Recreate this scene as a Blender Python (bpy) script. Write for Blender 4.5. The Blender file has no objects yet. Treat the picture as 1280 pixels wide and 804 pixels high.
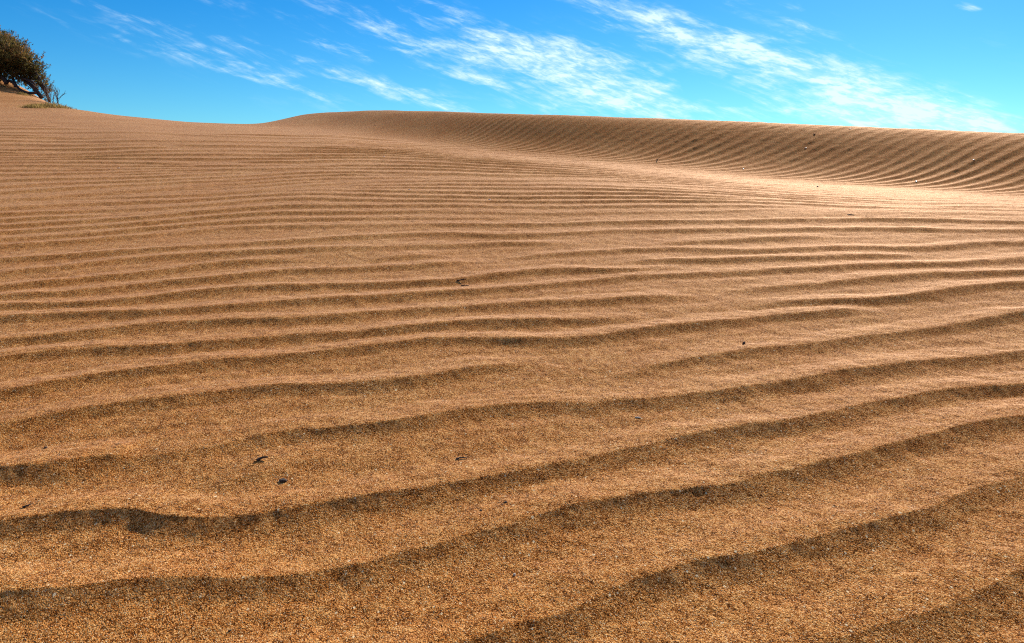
import bpy, math, random
import numpy as np
from mathutils import Vector, Matrix

random.seed(7)
rng = np.random.default_rng(11)
C = bpy.context.scene.collection
sc = bpy.context.scene

# ------------------------------------------------------------------ camera
W0, H0, F = 1280.0, 804.0, 1067.0
CAMH = 0.70
HORIZON = 230.0
P = math.atan((402 - HORIZON) / F)
cp, sp = math.cos(P), math.sin(P)
cam_d = bpy.data.cameras.new('camera')
cam = bpy.data.objects.new('camera', cam_d)
C.objects.link(cam)
cam.location = (0, 0, CAMH)
cam.rotation_euler = (math.pi / 2 - P, 0, 0)
cam_d.sensor_width = 36
cam_d.lens = 36 * F / W0
cam_d.clip_start = 0.02
cam_d.clip_end = 20000
sc.camera = cam

SUN_AZ = math.radians(24)      # to the right of straight ahead
SUN_EL = math.radians(28)


def ray(x, y):
    """direction through the photograph's pixel, scaled so that its forward part is 1"""
    u = (np.asarray(x, float) - 640) / F
    v = (402 - np.asarray(y, float)) / F
    fy = cp + v * sp
    return u / fy, (v * cp - sp) / fy


# ------------------------------------------------------------------ noise
_tab = rng.random((256, 256))


def vnoise(x, y):
    xi = np.floor(x).astype(np.int64); yi = np.floor(y).astype(np.int64)
    fx = x - xi; fy = y - yi
    fx = fx * fx * fx * (fx * (fx * 6 - 15) + 10); fy = fy * fy * fy * (fy * (fy * 6 - 15) + 10)
    x0 = xi & 255; x1 = (xi + 1) & 255; y0 = yi & 255; y1 = (yi + 1) & 255
    a = _tab[x0, y0]; b = _tab[x1, y0]; c = _tab[x0, y1]; d = _tab[x1, y1]
    return (a * (1 - fx) + b * fx) * (1 - fy) + (c * (1 - fx) + d * fx) * fy


def fnoise(x, y, o=3, g=0.5):
    s = 0; w = 1; t = 0
    for k in range(o):
        s = s + w * vnoise(x * 2 ** k + 17.3 * k, y * 2 ** k + 5.1 * k); t += w; w *= g
    return s / t * 2 - 1


def sstep(a, b, x):
    t = np.clip((x - a) / (b - a), 0, 1)
    return t * t * (3 - 2 * t)


def pchip(xs, ys, x):
    xs = np.asarray(xs, float); ys = np.asarray(ys, float)
    h = np.diff(xs); d = np.diff(ys) / h
    m = np.zeros(len(xs))
    for i in range(1, len(xs) - 1):
        if d[i - 1] * d[i] > 0:
            w1 = 2 * h[i] + h[i - 1]; w2 = h[i] + 2 * h[i - 1]
            m[i] = (w1 + w2) / (w1 / d[i - 1] + w2 / d[i])
    m[0] = d[0]; m[-1] = d[-1]
    x = np.clip(x, xs[0], xs[-1])
    i = np.clip(np.searchsorted(xs, x, side='right') - 1, 0, len(h) - 1)
    t = (x - xs[i]) / h[i]
    return ((1 + 2 * t) * (1 - t) ** 2 * ys[i] + t * (1 - t) ** 2 * h[i] * m[i]
            + t * t * (3 - 2 * t) * ys[i + 1] + t * t * (t - 1) * h[i] * m[i + 1])


# ------------------------------------------------------------------ large form of the dune
SLOPE = float(ray(640, 105)[1])       # near slope climbs away at this tangent
COLS = {
    -500: [(8, 0), (12, 166), (17, 146), (20, 132), (23, 110), (26, 86), (28, 78)],
    -60: [(8, 0), (12, 168), (16, 149), (19.5, 133), (22, 116), (24, 97), (26, 88)],
    0: [(8, 0), (12, 169), (16, 150), (19.5, 136), (22, 123), (24, 107), (26, 98)],
    24: [(8, 0), (12, 169), (16, 150.5), (19.5, 137), (22, 125), (24, 110), (26, 100)],
    44: [(8, 0), (12, 170), (15.5, 153), (18.5, 142), (21, 132), (23.5, 114), (25.5, 103)],
    60: [(8, 0), (12, 170), (15, 155), (17.5, 145.5), (20, 137), (22.5, 127), (24.5, 118)],
    85: [(8, 0), (12, 170), (14, 160), (16, 151.5), (18, 144), (20, 137), (22, 133.5)],
    180: [(8, 0), (11, 174), (13, 164.5), (15, 157.5), (17, 152), (19, 149), (21, 148)],
    300: [(8, 0), (11, 177), (13, 168), (15, 162), (17, 158), (19, 156.5), (21, 156)],
    340: [(8, 0), (11, 179), (13.5, 169), (16, 163), (18.5, 158), (21, 155), (23, 154)],
    400: [(7.5, 0), (10.5, 182), (14, 168.5), (17, 161), (19, 152), (21, 143), (22.5, 140)],
    450: [(7.2, 0), (10.5, 184), (14, 172), (16.5, 163), (18.5, 150), (20.5, 139.5), (22, 137)],
    560: [(6.7, 0), (9.4, 196), (12.5, 183), (14.8, 173), (16.6, 157), (18.6, 141.5), (20, 138)],
    700: [(6.2, 0), (8.5, 208), (11, 197), (13, 186), (14.5, 168), (16.2, 148.5), (17.5, 143)],
    850: [(5.7, 0), (7.8, 222), (10.0, 211), (11.6, 199), (13.0, 177), (14.9, 153), (15.7, 149)],
    1000: [(5.2, 0), (7.2, 236), (9.2, 226), (10.4, 213), (11.6, 188), (13.2, 159), (14, 155)],
    1280: [(4.7, 0), (6, 253), (7.6, 245), (8.6, 233), (9.6, 208), (11.2, 171), (12, 166)],
    1700: [(4.2, 0), (5.2, 272), (6.2, 266), (7.0, 255), (7.8, 228), (8.9, 190), (10, 181)],
}
_px = sorted(COLS)
_a = np.array([float(ray(x, 170)[0]) for x in _px])
_Yc = np.array([[c[0] for c in COLS[x]] for x in _px])
_Zc = np.zeros_like(_Yc)
for i, x in enumerate(_px):
    f_ = {450: .8, 560: .5, 700: .36, 850: .40}.get(x, .48 if x > 900 else 1)
    for j, (Y, y) in enumerate(COLS[x]):
        if j > 2: Y = COLS[x][2][0] + (Y - COLS[x][2][0]) * f_; _Yc[i, j] = Y
        if j > 4 and x >= 400: y -= 2.6 if x > 420 else 1.2
        _Zc[i, j] = SLOPE * Y if j == 0 else CAMH + Y * float(ray(x, y)[1])
NA = 420
A_AX = np.linspace(_a[0], _a[-1], NA)
Yf = np.array([pchip(_a, _Yc[:, j], A_AX) for j in range(7)]).T
Zf = np.array([pchip(_a, _Zc[:, j], A_AX) for j in range(7)]).T
DY = 0.05
Y_AX = np.arange(0, 60 + DY, DY)
ZT = np.zeros((NA, len(Y_AX)))
for i in range(NA):
    ys = [0, Yf[i, 0] * .5, Yf[i, 0] * .8] + list(Yf[i])
    zs = [0, SLOPE * ys[1], SLOPE * ys[2]] + list(Zf[i])
    yc, zc = ys[-1], zs[-1]
    ys += [yc + 1.6, yc + 4, yc + 8, yc + 14, 62]
    zs += [zc - .10, zc - .75, zc - 1.9, zc - 2.9, zc - 4.2]
    ZT[i] = pchip(ys, zs, Y_AX)


def blur(a, s, ax):
    k = np.exp(-0.5 * (np.arange(-3 * s, 3 * s + 1) / s) ** 2); k /= k.sum()
    pad = [(0, 0), (0, 0)]; pad[ax] = (3 * s, 3 * s)
    b = np.pad(a, pad, mode='reflect', reflect_type='odd')
    return np.apply_along_axis(lambda r: np.convolve(r, k, 'valid'), ax, b)


ZT = blur(blur(ZT, 7, 1), 5, 0)
CREST_END = float(ZT[:, -1].mean())


def tabl(T, X, Y):
    a = np.clip(X / np.maximum(Y, 0.8), A_AX[0], A_AX[-1])
    fi = (a - A_AX[0]) / (A_AX[1] - A_AX[0]); i = np.clip(fi.astype(int), 0, NA - 2); fi = fi - i
    fj = np.clip(Y, 0, 59.9) / DY; j = np.clip(fj.astype(int), 0, len(Y_AX) - 2); fj = fj - j
    return ((T[i, j] * (1 - fj) + T[i, j + 1] * fj) * (1 - fi) + (T[i + 1, j] * (1 - fj) + T[i + 1, j + 1] * fj) * fi)


def base_z(X, Y):
    z = tabl(ZT, X, Y)
    z = np.where(Y < 0, SLOPE * np.maximum(Y, -30), z)
    far = sstep(45, 160, Y)
    z = z * (1 - far) + far * (-6 + 4 * fnoise(X / 90, Y / 90, 3))
    z = z + 0.010 * fnoise(X * .9, Y * .9, 2) * sstep(.4, 1.5, np.abs(Y)) * (Y < 60)
    return z


def valley(X, Y):
    a = np.clip(X / np.maximum(Y, 0.8), A_AX[0], A_AX[-1])
    return np.interp(a, A_AX, Yf[:, 2])


# ------------------------------------------------------------------ ripple crests, traced
LINES = [
 [(1090,806),(1121,790),(1180,768),(1230,745),(1281,724)],
 [(560,820),(640,793),(700,778),(773,744),(833,724),(882,711),(922,705),(960,695),(1020,681),(1073,665),(1121,653),(1161,645),(1202,625),(1242,613),(1281,601)],
 [(-1,754),(60,748),(121,742),(161,735),(242,732),(320,731),(360,731),(400,724),(441,718),(481,709),(509,700),(546,693),(582,682),(618,673),(650,667),(680,655),(720,645),(781,633),(841,623),(902,613),(960,600),(1020,587),(1081,573),(1141,557),(1202,542),(1242,532),(1281,526)],
 [(-1,661),(60,653),(121,648),(153,645),(185,651),(222,658),(262,659),(320,652),(380,645),(441,635),(501,627),(562,615),(602,609),(640,601),(700,587),(761,573),(821,559),(882,547),(960,534),(1020,522),(1081,512),(1141,500),(1202,490),(1281,484)],
 [(-1,597),(60,593),(121,585),(150,583),(165,578),(201,575),(242,567),(282,559),(320,551),(380,545),(441,543),(481,539),(521,531),(562,524),(602,518),(640,512),(700,510),(741,508),(801,504),(862,499),(922,492),(960,486),(1001,480),(1042,472),(1083,464),(1124,460),(1165,455),(1206,450),(1247,444),(1281,440)],
 [(225,616),(242,613),(282,604),(320,595),(360,585),(401,579),(445,574)],
 [(-1,540),(81,526),(121,518),(181,510),(242,502),(320,492),(361,489),(402,489),(443,488),(484,484),(525,478),(566,472),(607,463),(640,459),(690,456)],
 [(742,477),(758,472),(777,467),(804,462),(845,455),(886,447),(927,441),(960,438),(1015,433),(1056,428),(1097,422),(1138,417),(1179,411),(1201,408),(1220,402),(1247,399),(1281,397)],
 [(-1,498),(55,491),(96,482),(151,474),(192,467),(233,461),(274,458),(320,455),(361,452),(402,446),(443,441),(471,436),(512,433),(553,429),(594,429),(640,429),(681,430),(722,429),(750,425),(777,421),(818,415),(859,410),(886,407),(914,404),(960,400),(1001,396),(1042,392),(1083,389),(1111,391),(1138,396)],
 [(-1,456),(41,448),(109,443),(151,440),(192,439),(233,436),(274,433),(320,428),(361,424),(402,422),(443,421),(484,418),(512,414),(553,410),(594,407),(640,406),(681,405),(722,405),(763,402),(791,400),(818,400),(836,401)],
 [(-1,432),(55,426),(109,421),(151,415),(192,411),(233,409),(274,406),(320,405),(361,405),(402,402),(443,398),(484,394),(512,391),(553,388),(594,385),(640,382),(695,381),(749,380),(791,377),(832,373),(873,371),(890,373)],
 [(900,387),(927,384),(960,383),(1001,380),(1042,379),(1083,380),(1116,378),(1152,372),(1193,366),(1234,361),(1281,358)],
 [(-1,403),(55,399),(109,397),(151,396),(192,395),(233,393),(274,389),(320,385),(361,381),(402,379),(443,376),(484,373),(525,369),(566,366),(607,363),(640,361),(681,358),(722,354),(763,350),(804,347),(845,346),(886,344),(927,343),(960,341),(1001,339),(1042,337),(1083,336),(1124,335),(1179,335),(1206,333),(1247,329),(1281,325)],
 [(885,368),(916,363),(960,362),(1001,359),(1042,357),(1083,352),(1124,350),(1165,347),(1206,346),(1247,344),(1281,344)],
 [(-1,387),(55,384),(109,382),(151,379),(192,375),(233,370),(274,366),(320,363),(361,361),(402,359),(443,358),(484,357),(525,354),(566,352),(588,348),(607,346),(640,343),(681,338),(711,336),(728,340),(763,340),(804,338),(845,336),(878,335)],
 [(-1,374),(55,371),(109,366),(151,362),(192,357),(233,353),(274,350),(320,344),(361,340),(402,339),(443,338),(484,335),(525,332),(566,329),(607,328),(630,329)],
 [(740,332),(763,329),(804,327),(845,327),(886,328),(927,327),(960,325),(1015,325),(1069,324),(1111,322),(1152,321),(1184,323)],
 [(-1,362),(55,357),(109,350),(151,346),(192,342),(233,336),(274,332),(320,327),(361,325),(394,327)],
 [(425,329),(457,325),(484,322),(525,320),(553,319),(585,321)],
 [(600,325),(640,321),(681,318),(722,316),(763,314),(804,313),(845,312),(886,313),(914,316),(960,316),(1001,313),(1042,312),(1083,312),(1124,314),(1165,313),(1193,309),(1234,305),(1281,306)],
 [(-1,344),(55,339),(96,333),(151,327),(192,323),(233,321),(274,318),(320,316),(375,315),(430,312),(471,310),(512,309),(553,307),(594,306),(640,304),(681,304),(722,304),(748,306)],
 [(768,309),(804,307),(845,305),(886,304),(927,302),(960,301),(1001,299),(1056,299),(1072,300)],
 [(1105,307),(1138,303),(1174,302),(1205,304)],
 [(-1,328),(55,324),(93,321),(151,317),(192,314),(233,310),(274,307),(320,305),(375,302),(430,299),(471,296),(512,293),(553,292),(600,294),(640,295),(695,292),(750,289),(860,290),(960,289),(1100,289),(1281,291)],
 [(-1,310),(55,307),(109,302),(164,297),(219,291),(274,287),(320,284),(430,283),(553,281),(640,282),(750,279),(860,279),(960,278),(1100,277),(1281,279)],
]


def to_plane(x, y):
    a, e = ray(x, y)
    Y = CAMH / (SLOPE - e)
    return a * Y, Y


XS = np.arange(-9, 9, 0.01)
TR = []          # crest depth over X, strength over X


def smooth1(y, s):
    k = np.exp(-0.5 * (np.arange(-3 * s, 3 * s + 1) / s) ** 2); k /= k.sum()
    return np.convolve(np.pad(y, 3 * s, mode='edge'), k, 'valid')


for ln in LINES:
    X, Y = to_plane([p[0] for p in ln], [p[1] for p in ln])
    for i in range(1, len(X)):
        X[i] = max(X[i], X[i - 1] + .004)
    yy = np.interp(XS, X, Y)
    kl = max(2, len(X) // 4)
    sl = (Y[kl] - Y[0]) / (X[kl] - X[0]); sr = (Y[-1] - Y[-1 - kl]) / (X[-1] - X[-1 - kl])
    left = ln[0][0] < 0; right = ln[-1][0] > 1280
    if ln[0][0] == 1090 or ln[0][0] == 560:
        left = True; sl = .30
    yy = np.where(XS < X[0], Y[0] + sl * (XS - X[0]), yy)
    yy = np.where(XS > X[-1], Y[-1] + sr * .8 * (XS - X[-1]), yy)
    yy = smooth1(yy, int(max(2, 2.2 * Y.mean())))
    w = np.ones_like(XS)
    tl = .16 + .05 * Y[0]
    if not left: w *= sstep(X[0] - .02, X[0] + tl, XS)
    if not right: w *= 1 - sstep(X[-1] - tl, X[-1] + .02, XS)
    if ln[0] == (-1, 597):
        w = w * np.interp(XS, np.interp([0, 140, 165, 300, 400, 520], [p[0] for p in ln], X), [1.1, 1.1, .45, .55, .8, 1])
    TR.append((yy, w))
for k in range(1, 5):
    TR.append((TR[0][0] - .20 * k + .02 * np.sin(XS * 3 + k), np.ones_like(XS)))
TOP = TR[len(LINES) - 1][0]


def back_front(d, wb=.72, wf=.31):
    """profile of one ripple over d = distance past its crest / wavelength"""
    b = .5 + .5 * np.cos(np.pi * np.clip(d / wb, 0, 1))
    b = .45 * b + .55 * np.clip(1 - d / wb, 0, 1)
    f = np.clip(1 + d / wf, 0, 1) ** 1.55
    return np.where(d >= 0, b, f)


def smax(a, b, k=.10):
    h = np.clip(.5 + .5 * (b - a) / k, 0, 1)
    return a * (1 - h) + b * h + k * h * (1 - h)


VORT = []
for k in range(110):
    Yv = 4.6 * (1.0 + 2.4 * rng.random() ** 1.3)
    VORT.append((rng.uniform(-.85, .85) * Yv, Yv, 1 if k % 2 else -1))


def ripples(X, Y):
    out = np.zeros_like(X)
    crest = np.interp(X, XS, TOP)
    wob = .018 * fnoise(X * 5, Y * 5, 4, .6)
    # traced
    near = Y < crest + .5
    Xn, Yn = X[near], Y[near] + wob[near]
    h = np.zeros_like(Xn)
    for k, (yy, w) in enumerate(TR):
        yc = np.interp(Xn, XS, yy); ww = np.interp(Xn, XS, w)
        sl = np.interp(Xn, XS, np.gradient(smooth1(yy, 6), XS))
        cs = 1 / np.sqrt(1 + sl ** 2)
        lam = .185 * (1 + .18 * sstep(2.5, 4.5, Yn))
        d = (Yn - yc) * cs / lam
        m = (np.abs(d) < 1.2) & (ww > 0)
        amp = ww[m] * np.clip(.88 + .40 * fnoise(Xn[m] * 1.7 + k * 7.7, Yn[m] * .5 + k * 3.3, 3), .5, 1.0)
        h[m] = smax(h[m], back_front(d[m]) * amp)
    A = .0168 - .0030 * sstep(2.5, 4.5, Yn)
    tr = np.zeros_like(X); tr[near] = h * A
    # the rest of the slope
    def G(Y):
        return np.interp(Y, GY, GI)
    ph = G(Y) - G(crest) * np.exp(-np.maximum(Y - crest, 0) / 5) - G(4.5) * (1 - np.exp(-np.maximum(Y - crest, 0) / 5))
    ph = ph + .55 * fnoise(X * .45 + 3, Y * .9, 2) * sstep(0, 1, Y - crest) - .10 * X * sstep(0, 3, Y - crest) / 1.0
    core = np.ones_like(X)
    far_m = (Y > crest - .6) & (Y < 22) & (np.abs(X) < 26)
    xf, yf = X[far_m], Y[far_m]
    acc = np.zeros_like(xf); cr = np.ones_like(xf)
    for (vx, vy, s) in VORT:
        dx = (xf - vx) * .45; dy = yf - vy
        acc += s * np.arctan2(dy, dx + 1e-6) / (2 * np.pi) * 1.0
        cr *= np.tanh(np.sqrt(dx * dx + dy * dy) / .12)
    ph[far_m] += acc * sstep(0, .6, yf - crest[far_m] + .3); core[far_m] = cr
    t = np.mod(ph, 1)
    prof = smax(back_front(t, .80, .27), back_front(t - 1, .80, .27))
    yb = valley(X, Y)
    patch = .80 + .6 * fnoise(X * .55 + 9, Y * 1.1, 3)
    Am = .050 * LAM(Y)
    fade = 1 - sstep(yb - 4.2, yb - 1.2, Y) * np.interp(X / np.maximum(Y, .8), [-.3, 0, .3], [.25, .6, .93])
    fade = fade * (1 - .6 * sstep(13, 20, Y))
    gen = prof * Am * np.clip(patch + .12, .35, 1.15) * core * fade
    m = sstep(.03, .13, Y - crest)
    out = tr * (1 - m) + gen * m
    # ripples across the face of the dune behind
    t2 = Y - yb
    ph2 = np.zeros_like(X)
    fm = (t2 > -1.2) & (Y > 3) & (Y < 26) & (np.abs(X / np.maximum(Y, .8)) < 1)
    xf, yf, tf = X[fm], Y[fm], t2[fm]
    # each ripple leaves the foot of the face at FB(s) and climbs along direction FT(s)
    shift = .55 * np.exp(-np.maximum(tf + .3, 0) / .8)
    qx = xf + .75 * shift; qy = yf - .66 * shift
    lo_ = np.zeros_like(xf); hi_ = np.full_like(xf, NA - 1.001)
    for _ in range(18):
        md = .5 * (lo_ + hi_); ii = md.astype(int); fr = md - ii
        bx = FBX[ii] * (1 - fr) + FBX[ii + 1] * fr; by = FBY[ii] * (1 - fr) + FBY[ii + 1] * fr
        th = FT[ii] * (1 - fr) + FT[ii + 1] * fr
        c = np.cos(th) * (qy - by) - np.sin(th) * (qx - bx)     # > 0: the point lies to the left of the line
        hi_ = np.where(c > 0, md, hi_); lo_ = np.where(c > 0, lo_, md)
    ph2[fm] = np.interp(.5 * (lo_ + hi_), np.arange(NA), FS) / .178
    ph2 = ph2 + .35 * fnoise(X * .35, Y * .35, 2) + .16 * fnoise(X * 1.3, Y * 1.3, 2)
    prof2 = np.mod(ph2, 1)
    prof2 = smax(back_front(-prof2, .62, .42), back_front(1 - prof2, .62, .42))
    a = X / np.maximum(Y, .8)
    m2 = sstep(-.5, .5, t2) * sstep(-.13, .02, a) * (Y < 30)
    yc = np.interp(np.clip(a, A_AX[0], A_AX[-1]), A_AX, Yf[:, 6])
    m2 = m2 * (1 - .6 * sstep(yc - 1.6, yc + .2, Y)) * (1 - sstep(yc + 2, yc + 5, Y))
    out = out * (1 - sstep(-.6, .5, t2) * (Y > 3)) + prof2 * .0140 * m2 * (.9 + .4 * fnoise(X * .5 + 3, Y * .5, 2)) * (.85 + .35 * fnoise(X * .8, Y * .8 + 4, 2))
    out = out * (Y > -6) * (Y < 32)
    # slight unevenness of the sand
    out = out + .0028 * fnoise(X * 18, Y * 18, 4, .58) * (np.abs(Y) < 12) + .0024 * fnoise(X * 2.2, Y * 13 - X * 3, 3) * (np.abs(Y) < 12)
    return out


FBY = Yf[:, 2]; FBX = A_AX * FBY
FS = np.concatenate([[0], np.cumsum(np.hypot(np.diff(FBX), np.diff(FBY)))])
FT = np.radians(np.interp(A_AX, [-.1, .06, .3, .55, .9], [56, 49, 40, 36, 30]))
def LAM(Y): return np.interp(Y, [0, 4.2, 6, 8, 10, 14], [.2, .225, .27, .32, .37, .46])


GY = np.linspace(0, 70, 7001)
GI = np.cumsum(1 / LAM(GY)) * (GY[1] - GY[0])


def ground_z(X, Y):
    X = np.atleast_1d(np.asarray(X, float)); Y = np.atleast_1d(np.asarray(Y, float))
    return base_z(X, Y) + ripples(X, Y)


def hit(x, y):
    """the place on the sand that the photograph shows at this pixel"""
    a, e = ray(x, y)
    ys = np.arange(.9, 40, .004)
    z = base_z(a * ys, ys) + .006
    below = (CAMH + e * ys) < z
    k = int(np.argmax(below)) if below.any() else len(ys) - 1
    Y = ys[k]; X = float(a * Y)
    return X, float(Y), float(ground_z(X, Y)[0])


# ------------------------------------------------------------------ the sand sheet
rows = [-2500, -900, -350, -150, -70, -40, -30, -22, -16, -11, -7.5, -5, -3.4, -2.2, -1.4, -.9, -.5, -.25]
y = 0.0
while y < .85:
    rows.append(y); y += .02
while y < 26:
    rows.append(y)
    y += min(max(y * y / (F * CAMH) * 1.15, .0025), .021)
while y < 6000:
    rows.append(y); y += max(.1, (y - 26) * .12)
rows = np.array(rows)
ts = list(np.arange(-.68, .68, .0014))
step = .004
t = .68
while t < 900:
    ts.append(t); ts.insert(0, -t); t += step; step *= 1.09
ts = np.array(sorted(ts))
Wd = np.where(rows > 0, rows + .45, .45)
GX = ts[None, :] * Wd[:, None]
GX = np.where(np.abs(GX) > 6000, np.sign(GX) * (6000 + (np.abs(GX) - 6000) * .02), GX)
GYY = np.repeat(rows[:, None], len(ts), 1)
nr, nc = GX.shape
fx, fy = GX.ravel(), GYY.ravel()
fz = ground_z(fx, fy)
co = np.stack([fx, fy, fz], 1).astype(np.float32)
me = bpy.data.meshes.new('sand_dunes')
me.vertices.add(nr * nc); me.vertices.foreach_set('co', co.ravel())
idx = np.arange(nr * nc).reshape(nr, nc)
q = np.stack([idx[:-1, :-1], idx[:-1, 1:], idx[1:, 1:], idx[1:, :-1]], -1).reshape(-1, 4)
nf = len(q)
me.loops.add(nf * 4); me.polygons.add(nf)
me.loops.foreach_set('vertex_index', q.ravel().astype(np.int32))
me.polygons.foreach_set('loop_start', (np.arange(nf) * 4).astype(np.int32))
me.polygons.foreach_set('use_smooth', np.ones(nf, bool))
me.update(calc_edges=True)
ground = bpy.data.objects.new('sand_dunes', me); C.objects.link(ground)
ground['kind'] = 'structure'
print('ground verts', nr, nc, nr * nc)


# ------------------------------------------------------------------ materials
class NT:
    def __init__(s, tree):
        s.t = tree; s.n = tree.nodes; s.l = tree.links

    def new(s, typ, **kw):
        nd = s.n.new(typ)
        for k, v in kw.items(): setattr(nd, k, v)
        return nd

    def put(s, sock, v):
        if isinstance(v, bpy.types.NodeSocket): s.l.new(v, sock)
        else: sock.default_value = v

    def math(s, op, a, b=None, c=None, clamp=False):
        nd = s.new('ShaderNodeMath', operation=op, use_clamp=clamp)
        s.put(nd.inputs[0], a)
        if b is not None: s.put(nd.inputs[1], b)
        if c is not None: s.put(nd.inputs[2], c)
        return nd.outputs[0]

    def noise(s, vec, scale, detail=2, rough=.5, dist=0):
        nd = s.new('ShaderNodeTexNoise')
        s.put(nd.inputs['Vector'], vec); nd.inputs['Scale'].default_value = scale
        nd.inputs['Detail'].default_value = detail; nd.inputs['Roughness'].default_value = rough
        nd.inputs['Distortion'].default_value = dist
        return nd.outputs['Fac']

    def mixc(s, f, a, b, mode='MIX'):
        nd = s.new('ShaderNodeMix', data_type='RGBA', blend_type=mode)
        s.put(nd.inputs[0], f); s.put(nd.inputs[6], a); s.put(nd.inputs[7], b)
        return nd.outputs[2]

    def ramp(s, f, stops):
        nd = s.new('ShaderNodeValToRGB'); cr = nd.color_ramp
        while len(cr.elements) < len(stops): cr.elements.new(.5)
        for e, (p, c) in zip(cr.elements, stops): e.position = p; e.color = c
        s.put(nd.inputs[0], f); return nd.outputs[0]

    def maprange(s, v, a, b, c, d, smooth=True):
        nd = s.new('ShaderNodeMapRange', interpolation_type='SMOOTHSTEP' if smooth else 'LINEAR')
        for k, x in enumerate((v, a, b, c, d)): s.put(nd.inputs[k], x)
        return nd.outputs[0]


def mat(name):
    m = bpy.data.materials.new(name); m.use_nodes = True
    nt = NT(m.node_tree); b = m.node_tree.nodes['Principled BSDF']
    return m, nt, b


def rgb(r, g, b): return (r, g, b, 1)


sand, nt, b = mat('sand')
mp_ = nt.new('ShaderNodeMapping'); nt.put(mp_.inputs['Vector'], nt.new('ShaderNodeTexCoord').outputs['Object'])
mp_.inputs['Scale'].default_value = (1.1, .62, 1.1)      # grains lie slightly drawn out down the wind
co_ = mp_.outputs[0]
n2 = nt.noise(co_, 230, 2, .7)
n3 = nt.noise(co_, 60, 2, .6)
n4 = nt.noise(co_, 5, 4, .6)


def grains(scl):
    v = nt.new('ShaderNodeTexVoronoi'); nt.put(v.inputs['Vector'], co_); v.inputs['Scale'].default_value = scl
    sp_ = nt.new('ShaderNodeSeparateColor'); nt.put(sp_.inputs[0], v.outputs['Color'])
    return v.outputs['Distance'], sp_.outputs[0], sp_.outputs[1]


d1, r1, g1 = grains(820)
d2, r2, g2 = grains(420)
n5 = nt.noise(co_, 28, 2, .7)
n6 = nt.noise(co_, 1.1, 3, .6)
mid = nt.math('ADD', nt.math('MULTIPLY', nt.math('SUBTRACT', n3, .5), .42), nt.math('MULTIPLY', nt.math('SUBTRACT', n5, .5), .30))
mixn = nt.math('ADD', nt.math('ADD', nt.math('MULTIPLY', r1, .52), -.05), nt.math('ADD', nt.math('MULTIPLY', r2, .22), nt.math('ADD', mid, nt.math('MULTIPLY', n2, .36))))
col = nt.ramp(mixn, [(.22, rgb(.06, .018, .005)), (.40, rgb(.42, .137, .025)), (.56, rgb(.72, .278, .056)), (.78, rgb(.99, .57, .20))])
# single dark grains, and pale ones that paint sparse glints into the colour
for (dd, rr_, r0, thr, c_) in ((d1, g1, .45, .05, rgb(.98, .80, .50)), (d2, g2, .30, .06, rgb(.98, .80, .50)), (d1, nt.math('SUBTRACT', 1.0, g1), .5, .05, rgb(.05, .02, .01))):
    on = nt.math('MULTIPLY', nt.math('LESS_THAN', rr_, thr), nt.math('LESS_THAN', dd, r0))
    col = nt.mixc(on, col, c_)
for (scl, r0, thr, c_) in ((75, .14, .20, rgb(.95, .74, .44)), (30, .08, .14, rgb(.95, .74, .44))):
    dd, rr_, _g = grains(scl)
    on = nt.math('MULTIPLY', nt.math('LESS_THAN', rr_, thr), nt.math('LESS_THAN', dd, r0))
    col = nt.mixc(on, col, c_)
tint = nt.ramp(n4, [(.35, rgb(.96, .90, .84)), (.65, rgb(1.0, 1.0, 1.0))])
col = nt.mixc(1.0, col, tint, 'MULTIPLY')
col = nt.mixc(1.0, col, nt.ramp(n6, [(.35, rgb(.90, .82, .72)), (.65, rgb(1.0, 1.0, 1.0))]), 'MULTIPLY')
nt.put(b.inputs['Base Color'], col)
b.inputs['Roughness'].default_value = .7
b.inputs['Specular IOR Level'].default_value = .08
b.inputs['Diffuse Roughness'].default_value = .25
hgt = nt.math('ADD', nt.math('MULTIPLY', n2, .0031), nt.math('MULTIPLY', n3, .0022))
hgt = nt.math('ADD', hgt, nt.math('ADD', nt.math('MULTIPLY', d1, -.0009), nt.math('MULTIPLY', d2, -.0013)))
bp = nt.new('ShaderNodeBump'); bp.inputs['Strength'].default_value = .80; bp.inputs['Distance'].default_value = 1.0
nt.put(bp.inputs['Height'], hgt); nt.put(b.inputs['Normal'], bp.outputs[0])
# loose grains: mostly matt, with a warm sheen towards the light at flat viewing angles
df = nt.new('ShaderNodeBsdfDiffuse'); df.inputs['Roughness'].default_value = .35
gl = nt.new('ShaderNodeBsdfGlossy'); gl.inputs['Roughness'].default_value = .69; gl.inputs['Color'].default_value = rgb(1, .72, .53)
fr_ = nt.new('ShaderNodeFresnel'); fr_.inputs['IOR'].default_value = 1.30
nt.put(df.inputs['Color'], col)
for sh in (df, gl): nt.put(sh.inputs['Normal'], bp.outputs[0])
mx = nt.new('ShaderNodeMixShader'); nt.put(mx.inputs[0], nt.math('MULTIPLY', fr_.outputs[0], nt.math('ADD', nt.math('MULTIPLY', nt.math('POWER', r2, 2.0), .28), nt.math('ADD', nt.math('MULTIPLY', r1, .24), .03)))); nt.put(mx.inputs[1], df.outputs[0]); nt.put(mx.inputs[2], gl.outputs[0])
nt.put(sand.node_tree.nodes['Material Output'].inputs['Surface'], mx.outputs[0])
nt.n.remove(b)
me.materials.append(sand)


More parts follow.
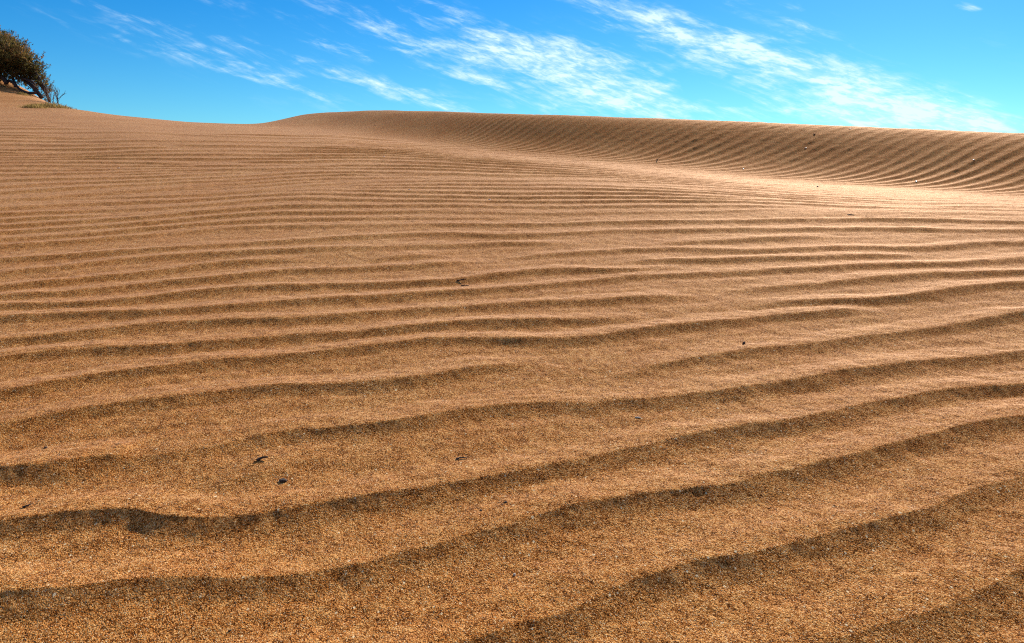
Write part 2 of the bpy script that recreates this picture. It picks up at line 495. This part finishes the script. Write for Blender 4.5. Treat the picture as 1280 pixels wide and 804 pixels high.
def simple(name, c0, c1, scale=60, rough=.8, bump=0.0, spec=.3):
    m, nt, b = mat(name)
    oc = nt.new('ShaderNodeTexCoord').outputs['Object']
    n = nt.noise(oc, scale, 3, .6)
    nt.put(b.inputs['Base Color'], nt.ramp(n, [(.38, rgb(*c0)), (.62, rgb(*c1))]))
    b.inputs['Roughness'].default_value = rough; b.inputs['Specular IOR Level'].default_value = spec
    if bump:
        bp = nt.new('ShaderNodeBump'); bp.inputs['Distance'].default_value = bump
        nt.put(bp.inputs['Height'], n); nt.put(b.inputs['Normal'], bp.outputs[0])
    return m


M_bark = simple('dark_bark', (.035, .022, .018), (.09, .06, .05), 40, .9, .01)
M_grey = simple('weathered_twig', (.10, .075, .055), (.22, .17, .13), 60, .9, .002)
M_dark = simple('charred_wood', (.035, .022, .015), (.10, .065, .045), 300, .85, .001)
M_leaf = simple('shrub_leaf', (.055, .055, .014), (.17, .135, .040), 5, .7)
M_leafb = simple('dry_leaf', (.18, .10, .035), (.30, .185, .07), 8, .8)
M_grass = simple('dry_grass_blade', (.20, .14, .04), (.40, .28, .10), 9, .8)
for m_ in (M_leaf, M_leafb, M_grass):
    t_ = NT(m_.node_tree); pb = m_.node_tree.nodes['Principled BSDF']; out_ = m_.node_tree.nodes['Material Output']
    tr_ = t_.new('ShaderNodeBsdfTranslucent'); mx_ = t_.new('ShaderNodeMixShader'); mx_.inputs[0].default_value = .5
    src_ = pb.inputs['Base Color'].links[0].from_socket
    t_.put(tr_.inputs['Color'], src_); t_.put(mx_.inputs[1], pb.outputs[0]); t_.put(mx_.inputs[2], tr_.outputs[0]); t_.put(out_.inputs['Surface'], mx_.outputs[0])
M_glint = simple('glint_white_stone', (.62, .56, .50), (.85, .80, .74), 200, .35, .0005, .5)  # white colour stands in for specular glints on small pebbles
M_pale = simple('pale_stone', (.36, .28, .20), (.58, .46, .34), 200, .7, .0008)
M_brown = simple('brown_stone', (.06, .035, .022), (.14, .085, .055), 200, .8, .0008)


# ------------------------------------------------------------------ mesh helpers
class MB:
    def __init__(s): s.v = []; s.f = []

    def tube(s, pts, radii, n=6):
        pts = [Vector(p) for p in pts]; base = len(s.v)
        for i, p in enumerate(pts):
            d = (pts[min(i + 1, len(pts) - 1)] - pts[max(i - 1, 0)]).normalized()
            u = d.orthogonal().normalized() if i == 0 else (u - d * u.dot(d)).normalized()
            w = d.cross(u)
            for k in range(n):
                a = 2 * math.pi * k / n
                s.v.append(p + (u * math.cos(a) + w * math.sin(a)) * radii[i] * (1 + .12 * math.sin(3 * a + i)))
        for i in range(len(pts) - 1):
            for k in range(n):
                a = base + i * n; k2 = (k + 1) % n
                s.f.append((a + k, a + k2, a + n + k2, a + n + k))
        s.f.append(tuple(base + k for k in reversed(range(n))))
        s.f.append(tuple(base + (len(pts) - 1) * n + k for k in range(n)))

    def leaf(s, p, d, w, L, wd):
        b = len(s.v)
        m = p + d * L * .5
        s.v += [p, m + w * wd, p + d * L, m - w * wd]
        s.f.append((b, b + 1, b + 2, b + 3))

    def blob(s, r, seed, rough=.25, sub=3):
        """an angular little stone"""
        import bmesh
        bm = bmesh.new(); bmesh.ops.create_icosphere(bm, subdivisions=sub, radius=1)
        rr = random.Random(seed)
        pl = [(Vector((rr.gauss(0, 1), rr.gauss(0, 1), rr.gauss(0, 1))).normalized(), rr.uniform(.62, .95)) for _ in range(9)]
        b = len(s.v)
        for v in bm.verts:
            c = v.co.copy()
            for n_, d_ in pl:
                e = c.dot(n_) - d_
                if e > 0: c -= n_ * e * .9
            s.v.append(Vector((c.x * r[0], c.y * r[1], c.z * r[2])))
        for f in bm.faces: s.f.append(tuple(b + v.index for v in f.verts))
        bm.free()

    def build(s, name, m, parent=None, smooth=True):
        me = bpy.data.meshes.new(name); me.from_pydata([tuple(v) for v in s.v], [], s.f)
        me.materials.append(m)
        if smooth: me.polygons.foreach_set('use_smooth', [True] * len(me.polygons))
        me.update()
        o = bpy.data.objects.new(name, me); C.objects.link(o)
        if parent: o.parent = parent
        return o


def tag(o, label, cat, group=None):
    o['label'] = label; o['category'] = cat
    if group: o['group'] = group
    return o


def thing(name, loc, label, cat, group=None):
    o = bpy.data.objects.new(name, None); C.objects.link(o); o.location = loc
    o.empty_display_size = .2
    return tag(o, label, cat, group)


def rnd_unit(r):
    return Vector((r.gauss(0, 1), r.gauss(0, 1), r.gauss(0, 1))).normalized()


# ------------------------------------------------------------------ the shrub on the rise
def at(x, y, Y):
    a, e = ray(x, y); return Vector((float(a) * Y, Y, CAMH + float(e) * Y))


r_ = random.Random(3)
SY = 24.3
sx0 = at(28, 110, SY)
root = Vector((sx0.x, SY, float(ground_z(sx0.x, SY)[0])))
shrub = thing('shrub', root, 'dark olive bushy shrub on the rise at the left edge, leaning over bare roots', 'shrub')


def L(x, y, dy=0): return at(x, y, SY + dy) - root


def curve(pts, n=8):
    pts = [Vector(p) for p in pts]; out = []
    for i in range(len(pts) - 1):
        p0 = pts[max(i - 1, 0)]; p1 = pts[i]; p2 = pts[i + 1]; p3 = pts[min(i + 2, len(pts) - 1)]
        for k in range(n):
            t = k / n
            out.append(.5 * ((2 * p1) + (p2 - p0) * t + (2 * p0 - 5 * p1 + 4 * p2 - p3) * t * t + (3 * p1 - p0 - 3 * p2 + p3) * t ** 3))
    out.append(pts[-1]); return out


def tap(n, a, b): return [a + (b - a) * i / (n - 1) for i in range(n)]


# arching bare stems, root (on the sand) to crown
STEMS = [
    ('trunk', [L(62, 127, -.6), L(58, 117, -.5), L(50, 106, -.3), L(40, 94, 0), L(22, 78, .2), L(0, 66, .3)], .042, .02),
    ('branch', [L(52, 122, -.7), L(45, 113, -.6), L(38, 106, -.3), L(26, 98, 0), L(8, 88, .3)], .06, .025),
    ('branch', [L(46, 116, -.7), L(34, 116, -.8), L(24, 111, -.6), L(18, 103, -.3), L(15, 90, 0)], .042, .02),
    ('branch', [L(43, 114, -.6), L(42, 104, -.6), L(34, 100, -.4), L(24, 97, -.2), L(10, 92, 0)], .045, .02),
    ('branch', [L(8, 104, -.4), L(4, 98, -.3), L(-6, 88, 0), L(-20, 74, .2)], .06, .03),
    ('branch', [L(20, 108, -.5), L(16, 103, -.4), L(6, 100, -.2), L(-12, 92, .2)], .05, .02),
    ('branch', [L(60, 116, -.5), L(52, 104, -.4), L(47, 94, -.2), L(40, 88, .2), L(30, 74, .4)], .045, .015),
    ('branch', [L(-40, 104, .4), L(-44, 92, .3), L(-50, 74, .3), L(-60, 56, .3)], .07, .03),
]
for nm, pts, r0, r1 in STEMS:
    c = curve(pts); mb = MB(); mb.tube(c, tap(len(c), r0, r1), 7); mb.build(nm, M_bark, shrub)

# crown: windswept clumps; (x, y, radius px x, radius px y, depth)
CL = [(-6, 62, 22, 20, .2), (12, 72, 20, 17, -.3), (-24, 55, 26, 20, .4), (28, 86, 13, 13, -.1), (6, 88, 22, 12, .0), (-30, 78, 28, 20, -.4),
      (-55, 68, 26, 26, .3), (-80, 82, 26, 22, 0), (20, 92, 18, 9, .3), (-10, 78, 26, 18, .8), (40, 96, 10, 8, .1), (46, 103, 8, 9, .0), (54, 112, 5, 7, -.3), (36, 84, 11, 12, .2), (-48, 92, 26, 12, -.1),
      (8, 58, 12, 9, .5), (22, 66, 10, 8, .3)]
PXM = SY / F
tw = MB(); lf = MB(); ld = MB()
for (x, y_, rx, ry, dd) in CL:
    c0 = L(x, y_, dd)
    n = int(rx * ry * 1.15) + 14
    for k in range(n):
        d = rnd_unit(r_); rad = r_.random() ** .45
        q_ = c0 + Vector((d.x * rx * PXM, d.y * min(rx, 22) * PXM * .9, d.z * ry * PXM)) * rad
        if r_.random() < .10: q_ += Vector((d.x, d.y, abs(d.z))) * r_.uniform(.03, .16)
        g = (d + Vector((.15, -.1, .75)) + rnd_unit(r_) * .5).normalized()
        Ls = r_.uniform(.14, .30)
        e_ = q_ + g * Ls
        bend = q_ + g * Ls * .5 + rnd_unit(r_) * .02
        if k % 3 == 0: tw.tube([q_, bend, e_], [.006, .004, .002], 3)
        dest = ld if r_.random() < (.42 if q_.z > L(0, 76).z else .10) else lf
        for j in range(15):
            t_ = r_.random()
            p_ = q_.lerp(bend, t_ * 2) if t_ < .5 else bend.lerp(e_, t_ * 2 - 1)
            dl = (g * .8 + rnd_unit(r_) * .8).normalized()
            wv = dl.cross(rnd_unit(r_)).normalized()
            dest.leaf(p_, dl, wv, r_.uniform(.035, .08), r_.uniform(.006, .012))
tw.build('twigs', M_bark, shrub)
lf.build('foliage', M_leaf, shrub, False)
o = ld.build('dry_foliage', M_leafb, shrub, False); o['label'] = 'dry brownish leaves among the green'


def twiggy(mb, p, d, Ln, r0, depth, rr, spread=.6):
    n = 5; pts = [p]; dd = d.copy()
    for i in range(n):
        dd = (dd + rnd_unit(rr) * .16).normalized(); pts.append(pts[-1] + dd * Ln / n)
    mb.tube(pts, tap(n + 1, r0, r0 * .5), 4)
    if depth > 0:
        for i in range(2, n + 1):
            for s_ in range(1 if i < n else 2):
                mb_d = (dd + rnd_unit(rr) * spread + Vector((0, 0, .25))).normalized()
                twiggy(mb, pts[i], mb_d, Ln * rr.uniform(.4, .62), r0 * .6, depth - 1, rr, spread)


# bare dead shoots sticking out of the crown
for k, (x0, y0, x1, y1) in enumerate([(28, 76, 34, 56), (36, 94, 52, 80), (42, 96, 60, 88), (14, 62, 14, 44), (46, 102, 54, 94)]):
    mb = MB(); p0 = L(x0, y0, .1); p1 = L(x1, y1, .1)
    twiggy(mb, p0, (p1 - p0).normalized(), (p1 - p0).length * .8, .010, 2, r_, .55)
    mb.build('dead_shoot', M_bark, shrub)

# young bare bush right of the shrub
gx = at(73, 128, 21.8)
gz = float(ground_z(gx.x, 21.8)[0])
sap = thing('bare_sapling', (gx.x, 21.8, gz), 'small leafless sapling on the skyline just right of the shrub', 'sapling')
mb = MB(); twiggy(mb, Vector((0, 0, -.03)), Vector((0, 0, 1)), .28, .009, 0, r_); mb.build('stem', M_bark, sap)
mb = MB()
for k in range(7):
    twiggy(mb, Vector((r_.uniform(-.01, .01), 0, .04 + .03 * k)), (Vector((r_.uniform(-.8, .8), r_.uniform(-.5, .5), 1.2))).normalized(), r_.uniform(.14, .26), .005, 1, r_, .5)
mb.build('twigs', M_bark, sap)
gx = at(64, 120, 22.4)
gz = float(ground_z(gx.x, 22.4)[0])
sap2 = thing('dry_brush', (gx.x, 22.4, gz), 'pale lilac grey dry brush behind the lowest bare stem', 'dry brush')
mb = MB()
for k in range(16):
    twiggy(mb, Vector((r_.uniform(-.16, .16), r_.uniform(-.1, .1), -.02)), Vector((r_.uniform(-.7, .5), r_.uniform(-.4, .4), 1)).normalized(), r_.uniform(.2, .4), .005, 1, r_, .6)
mb.build('twigs', M_grey, sap2)

# low grass tussocks in front of the roots
def tussock(x, y, Y, w, h, n, label, seed):
    rr = random.Random(seed); p = at(x, y, Y); z = float(ground_z(p.x, Y)[0])
    mb = MB()
    for k in range(n):
        ox, oy = rr.gauss(0, w * .42), rr.gauss(0, w * .25)
        zz = float(base_z(np.array([p.x + ox]), np.array([Y + oy]))[0]) - z - .01
        L_ = h * rr.uniform(.45, 1.1) * max(.25, 1 - abs(ox) / w * .7)
        lean = Vector((rr.gauss(.15, .45), rr.gauss(0, .4), 1)).normalized()
        side = lean.cross(Vector((rr.gauss(0, 1), rr.gauss(0, 1), 0))).normalized() * rr.uniform(.004, .008)
        a0 = Vector((ox, oy, zz)); a1 = a0 + lean * L_ * .6; a2 = a1 + (lean + Vector((lean.x, lean.y, -.5)) * .7).normalized() * L_ * .4
        b_ = len(mb.v); mb.v += [a0 - side, a0 + side, a1 + side * .7, a1 - side * .7, a2]
        mb.f += [(b_, b_ + 1, b_ + 2, b_ + 3), (b_ + 3, b_ + 2, b_ + 4)]
    o = mb.build('grass_tussock', M_grass, None, False); o.location = (p.x, Y, z)
    tag(o, label, 'grass tuft', 'dry tussocks below the shrub')


tussock(62, 129, 20.9, .62, .17, 620, 'widest straw coloured grass tuft, at the foot of the lowest bare stem', 1)
tussock(42, 127, 20.4, .42, .13, 320, 'low straw coloured grass tuft below the arching bare roots', 2)
tussock(76, 131, 21.2, .30, .09, 160, 'thin sparse grass tuft farthest down the skyline from the shrub', 3)
tussock(28, 110, 23.2, .30, .10, 150, 'yellowish grass tuft framed inside the arch of bare stems', 4)

# ------------------------------------------------------------------ litter lying on the sand
def litter(name, x, y, size, m, label, cat, seed, shape=(1, .8, .6), group=None, smooth=False):
    X, Y, Z = hit(x, y); mb = MB()
    r = size * Y / F * .5
    mb.blob((r * shape[0], r * shape[1], r * shape[2]), seed, sub=2)
    o = mb.build(name, m, None, smooth); o.location = (X, Y, Z + r * shape[2] * .45)
    o.rotation_euler = (0, 0, seed * 1.3)
    return tag(o, label, cat, group)


def stick(name, pts, rad, m, label, cat, lift=.5, forks=()):
    cx = sum(p[0] for p in pts) / len(pts); cy = max(p[1] for p in pts)
    o0 = Vector(hit(cx, cy)); k = o0.y / F; P_ = [o0]; vs = []
    for p in pts:
        dx = (p[0] - cx) * k; dy = (cy - p[1]) * k * 1.5
        z = float(ground_z(o0.x + dx, o0.y + dy)[0]) - o0.z
        vs.append(Vector((dx, dy, z + rad * k * lift + p[2] * k)))
    r = rad * P_[0][1] / F
    c = curve(vs, 4); mb = MB(); mb.tube(c, tap(len(c), r, r * .45), 6)
    o = mb.build(name, m, None); o.location = o0
    return tag(o, label, cat)


litter('charred_clump', 354, 599, 13, M_dark, 'black crumbled lump of charred wood on a ripple, lower left of centre', 'debris', 5, (1, .7, .45))
stick('wood_chip', [(321, 576, 0), (327, 573, 2), (334, 573, 3)], 2.2, M_dark, 'dark curled wood chip just above the black lump', 'wood chip')
stick('wood_chip', [(28, 638, 0), (32, 636, 1), (36, 634, 1)], 1.6, M_dark, 'tiny dark sliver near the left edge of the foreground', 'wood chip')
litter('brown_pebble', 57, 559, 6, M_brown, 'small dark brown pebble on the left, below the dark ripple flank', 'pebble', 9)
litter('black_pebble', 930, 430, 4.6, M_dark, 'round black pebble on a smooth lit ripple, right of centre', 'pebble', 12, (1, 1, .9))
stick('twig', [(571, 352, 0), (577, 351, 1.5), (583, 350, 3.2)], .9, M_dark, 'short dark twig stuck in a ripple above the centre of the photo', 'twig')
stick('twig', [(576, 356, 0), (581, 356, .6), (586, 357, 0)], .9, M_dark, 'bent twig piece lying under the upright short twig', 'twig')
stick('wood_chip', [(570, 572, 0), (576, 570, 1), (584, 569, 0)], 1.4, M_brown, 'thin brown flake on the lit slope at lower centre', 'wood chip')
litter('brown_pebble', 601, 640, 4.5, M_brown, 'small brown pebble, left one of two close specks at lower centre', 'pebble', 21)
litter('brown_pebble', 632, 630, 4.5, M_dark, 'tiny blackish pebble, right one of two close specks at lower centre', 'pebble', 22)
litter('pale_pebble', 643, 716, 6, M_pale, 'pale buff pebble between the two lowest ripples', 'pebble', 23)
litter('pale_pebble', 797, 520, 6, M_pale, 'flat pale chip below a dark ripple edge, right of centre', 'pebble', 24, (1.6, .7, .3))
litter('brown_pebble', 1022, 233, 3.4, M_brown, 'dark pebble on the bright smooth strip before the far dune', 'pebble', 25)
stick('twig', [(1060, 267, 0), (1064, 267, .4), (1068, 268, 0)], .7, M_grey, 'thin grey twig lying on the bright sand at the right', 'twig')
litter('brown_pebble', 1018, 168, 2.8, M_dark, 'dark stone high on the rippled face of the far dune', 'pebble', 26)
litter('brown_pebble', 287, 804 - 18, 5, M_brown, 'brown pebble at the bottom edge, left of centre', 'pebble', 27)
for k, (x, y_, s_, lb) in enumerate([
    (148, 210, 2.6, 'glint-painted white pebble on the upper left of the near slope'),
    (512, 236, 2.4, 'glint-painted white pebble above centre, left of another white pebble'),
    (612, 249, 2.6, 'glint-painted white pebble above centre, right of another white pebble'),
    (480, 197, 2.0, 'tiny glint-painted white pebble just below the smooth left end of the far dune'),
    (929, 211, 2.2, 'glint-painted white pebble at the foot of the rippled far dune'),
    (1145, 228, 2.4, 'glint-painted white pebble low on the far dune face near the right'),
    (1007, 185, 2.4, 'glint-painted white pebble midway up the far dune face'),
    (1217, 201, 2.4, 'glint-painted white pebble on the far dune face, closest to the right edge'),
    (1063, 161, 2.4, 'glint-painted white pebble on the very crest of the far dune')]):
    litter('glint_pebble', x, y_, s_, M_glint, lb, 'pebble', 40 + k, (1.3, 1.2, .4), 'pebbles painted glint white, scattered over the dunes', True)

# sprig in the valley
X, Y, Z = hit(820, 202)
spr = thing('dry_sprig', (X, Y, Z), 'small brown dry sprig growing in the dip before the far dune', 'sprig')
k_ = Y / F * .62
mb = MB(); mb.tube(curve([Vector((0, 0, -.01)), Vector((2, 0, 3)) * k_, Vector((4, 0, 6)) * k_, Vector((7, 0, 9)) * k_], 4), tap(13, .9 * k_, .35 * k_), 5)
mb.build('stem', M_grey, spr)
mb = MB()
for j in range(16):
    p0 = Vector((r_.uniform(-1, 5), r_.uniform(-1, 1), r_.uniform(.5, 5))) * k_
    d_ = Vector((r_.uniform(-1, 1), r_.uniform(-.6, .6), r_.uniform(-.1, .8))).normalized()
    mb.leaf(p0, d_, d_.cross(rnd_unit(r_)).normalized(), r_.uniform(2, 4) * k_, .5 * k_)
mb.build('leaves', M_brown, spr, False)

# ------------------------------------------------------------------ light
sd = Vector((math.sin(SUN_AZ) * math.cos(SUN_EL), math.cos(SUN_AZ) * math.cos(SUN_EL), math.sin(SUN_EL)))
ld_ = bpy.data.lights.new('sun', 'SUN'); ld_.energy = 5.0; ld_.angle = math.radians(.53); ld_.color = (1, .94, .83)
lo = bpy.data.objects.new('sun', ld_); C.objects.link(lo)
lo.rotation_euler = sd.to_track_quat('Z', 'Y').to_euler(); lo.location = (10, 10, 20)

w = bpy.data.worlds.new('World'); sc.world = w; w.use_nodes = True
nt = NT(w.node_tree); bg = w.node_tree.nodes['Background']
sky = nt.new('ShaderNodeTexSky', sky_type='NISHITA', sun_disc=False)
sky.sun_elevation = SUN_EL; sky.sun_rotation = SUN_AZ; sky.altitude = 600; sky.air_density = 1.0; sky.dust_density = .2; sky.ozone_density = 3.0
gen = nt.new('ShaderNodeTexCoord').outputs['Generated']
sep = nt.new('ShaderNodeSeparateXYZ'); nt.put(sep.inputs[0], gen)
az = nt.math('ARCTAN2', sep.outputs[0], sep.outputs[1])
el = nt.math('ARCSINE', sep.outputs[2])
cmb = nt.new('ShaderNodeCombineXYZ'); nt.put(cmb.inputs[0], az); nt.put(cmb.inputs[1], el)
ae = cmb.outputs[0]


def sky_ang(x, y):
    a, e = ray(x, y); a = float(a); e = float(e)
    return math.atan(a), math.atan(e / math.sqrt(1 + a * a))


# cloud banks: x, y, half length, half width (photo pixels), tilt (down to the right, degrees), density
BANKS = [
    (790, 20, 90, 14, 20, .55), (880, 52, 120, 20, 22, .95), (930, 60, 60, 12, 18, .8), (1010, 85, 130, 22, 20, .75), (1130, 125, 140, 20, 17, .95), (1090, 140, 150, 17, 8, .75),
    (1180, 150, 80, 12, 14, .95), (1110, 152, 140, 12, 6, .6), (700, 80, 150, 26, 12, .62), (760, 118, 170, 22, 10, .85), (640, 52, 110, 14, 12, .55), (860, 140, 120, 14, 8, .5), (520, 120, 120, 12, 16, .42), (430, 95, 150, 9, 16, .40),
    (310, 92, 150, 9, 16, .20), (250, 62, 140, 7, 14, .14), (190, 28, 110, 6, 12, .20), (420, 60, 60, 8, 16, .32), (560, 15, 60, 7, 18, .25),
    (960, 20, 150, 12, 22, .34), (1010, 12, 40, 6, 12, .42), (1211, 7, 15, 5, 14, 1.0), (600, 100, 45, 6, 10, .9), (755, 80, 32, 6, 5, .9), (830, 108, 26, 4, 5, .7), (1022, 117, 24, 4, 4, .9), (300, 10, 160, 10, 10, .12), (120, 40, 100, 10, 16, .12), (1250, 60, 80, 20, 25, .08), (700, 100, 240, 55, 14, .30), (600, 60, 220, 45, 16, .20), (330, 85, 260, 45, 16, .14), (1060, 118, 190, 38, 16, .5), (820, 40, 160, 30, 20, .25), (480, 40, 200, 30, 16, .14),
]
K = math.radians(1) / (F * math.radians(1))      # radians per pixel
tot = None
for (x, y_, hl, hw, tilt, dn) in BANKS:
    a0, e0 = sky_ang(x, y_)
    mp = nt.new('ShaderNodeMapping', vector_type='TEXTURE')
    mp.inputs['Location'].default_value = (a0, e0, 0)
    mp.inputs['Rotation'].default_value = (0, 0, -math.radians(tilt))
    mp.inputs['Scale'].default_value = (hl * 1.25 * K, hw * 1.5 * K, 1)
    nt.put(mp.inputs['Vector'], ae)
    ln = nt.new('ShaderNodeVectorMath', operation='LENGTH'); nt.put(ln.inputs[0], mp.outputs[0])
    g = nt.maprange(ln.outputs['Value'], 0, 1, dn, 0)
    tot = g if tot is None else nt.math('ADD', tot, g)


def streak(rot, sx, sy, scale, detail, dist, off=0):
    mp = nt.new('ShaderNodeMapping', vector_type='POINT')
    r1 = nt.new('ShaderNodeMapping', vector_type='POINT')
    r1.inputs['Rotation'].default_value = (0, 0, math.radians(rot)); nt.put(r1.inputs['Vector'], ae)
    mp.inputs['Scale'].default_value = (sx, sy, 1); mp.inputs['Location'].default_value = (off, off, off); nt.put(mp.inputs['Vector'], r1.outputs[0])
    return nt.noise(mp.outputs[0], scale, detail, .6, dist)


s1 = streak(16, 1, 5.5, 9, 8, .7)
s2 = streak(10, 1, 3.0, 26, 6, .5, 3.3)
s3 = streak(24, 1, 9, 22, 5, .3, 8.1)
s5 = streak(14, 1, 4, 60, 5, .6, 5.7)
s = nt.math('ADD', nt.math('MULTIPLY', s1, .5), nt.math('ADD', nt.math('MULTIPLY', s2, .28), nt.math('MULTIPLY', s3, .22)))
cov = nt.math('ADD', tot, nt.math('MULTIPLY', nt.math('SUBTRACT', s, .52), 6.0))
cov = nt.maprange(cov, -.15, 1.7, 0, 1)
cov = nt.math('MULTIPLY', cov, nt.maprange(nt.math('ADD', nt.math('MULTIPLY', s5, .5), nt.math('MULTIPLY', s2, .5)), .38, .62, .35, 1.2), clamp=True)
cov = nt.math('MULTIPLY', cov, nt.maprange(tot, 0, .30, 0, 1))
hs = nt.new('ShaderNodeHueSaturation'); nt.put(hs.inputs['Color'], sky.outputs[0]); hs.inputs['Saturation'].default_value = 1.5
tintc = nt.mixc(1.0, hs.outputs[0], rgb(.44, .90, 1.10), 'MULTIPLY')
# unseen thin cloud added overhead, all round, to whiten the shadow fill
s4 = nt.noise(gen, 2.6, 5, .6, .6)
fill_veil = nt.math('MULTIPLY', nt.maprange(s4, .38, .62, .25, 1), nt.maprange(el, .42, .9, 0, .55))
tintc = nt.mixc(fill_veil, tintc, rgb(5.6, 4.6, 3.8))
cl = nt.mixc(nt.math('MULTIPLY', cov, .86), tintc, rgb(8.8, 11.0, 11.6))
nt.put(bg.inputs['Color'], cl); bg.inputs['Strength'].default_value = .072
w.cycles.sampling_method = 'MANUAL'; w.cycles.sample_map_resolution = 512

sc.view_settings.view_transform = 'Standard'; sc.view_settings.look = 'None'
sc.view_settings.exposure = 0.54; sc.view_settings.gamma = 1; sc.view_settings.use_curve_mapping = False
sc.render.engine = 'CYCLES'
sc.cycles.use_denoising = False
sc.cycles.pixel_filter_type = 'BLACKMAN_HARRIS'; sc.cycles.filter_width = 1.1
sc.cycles.max_bounces = 6
sc.cycles.sample_clamp_indirect = 3
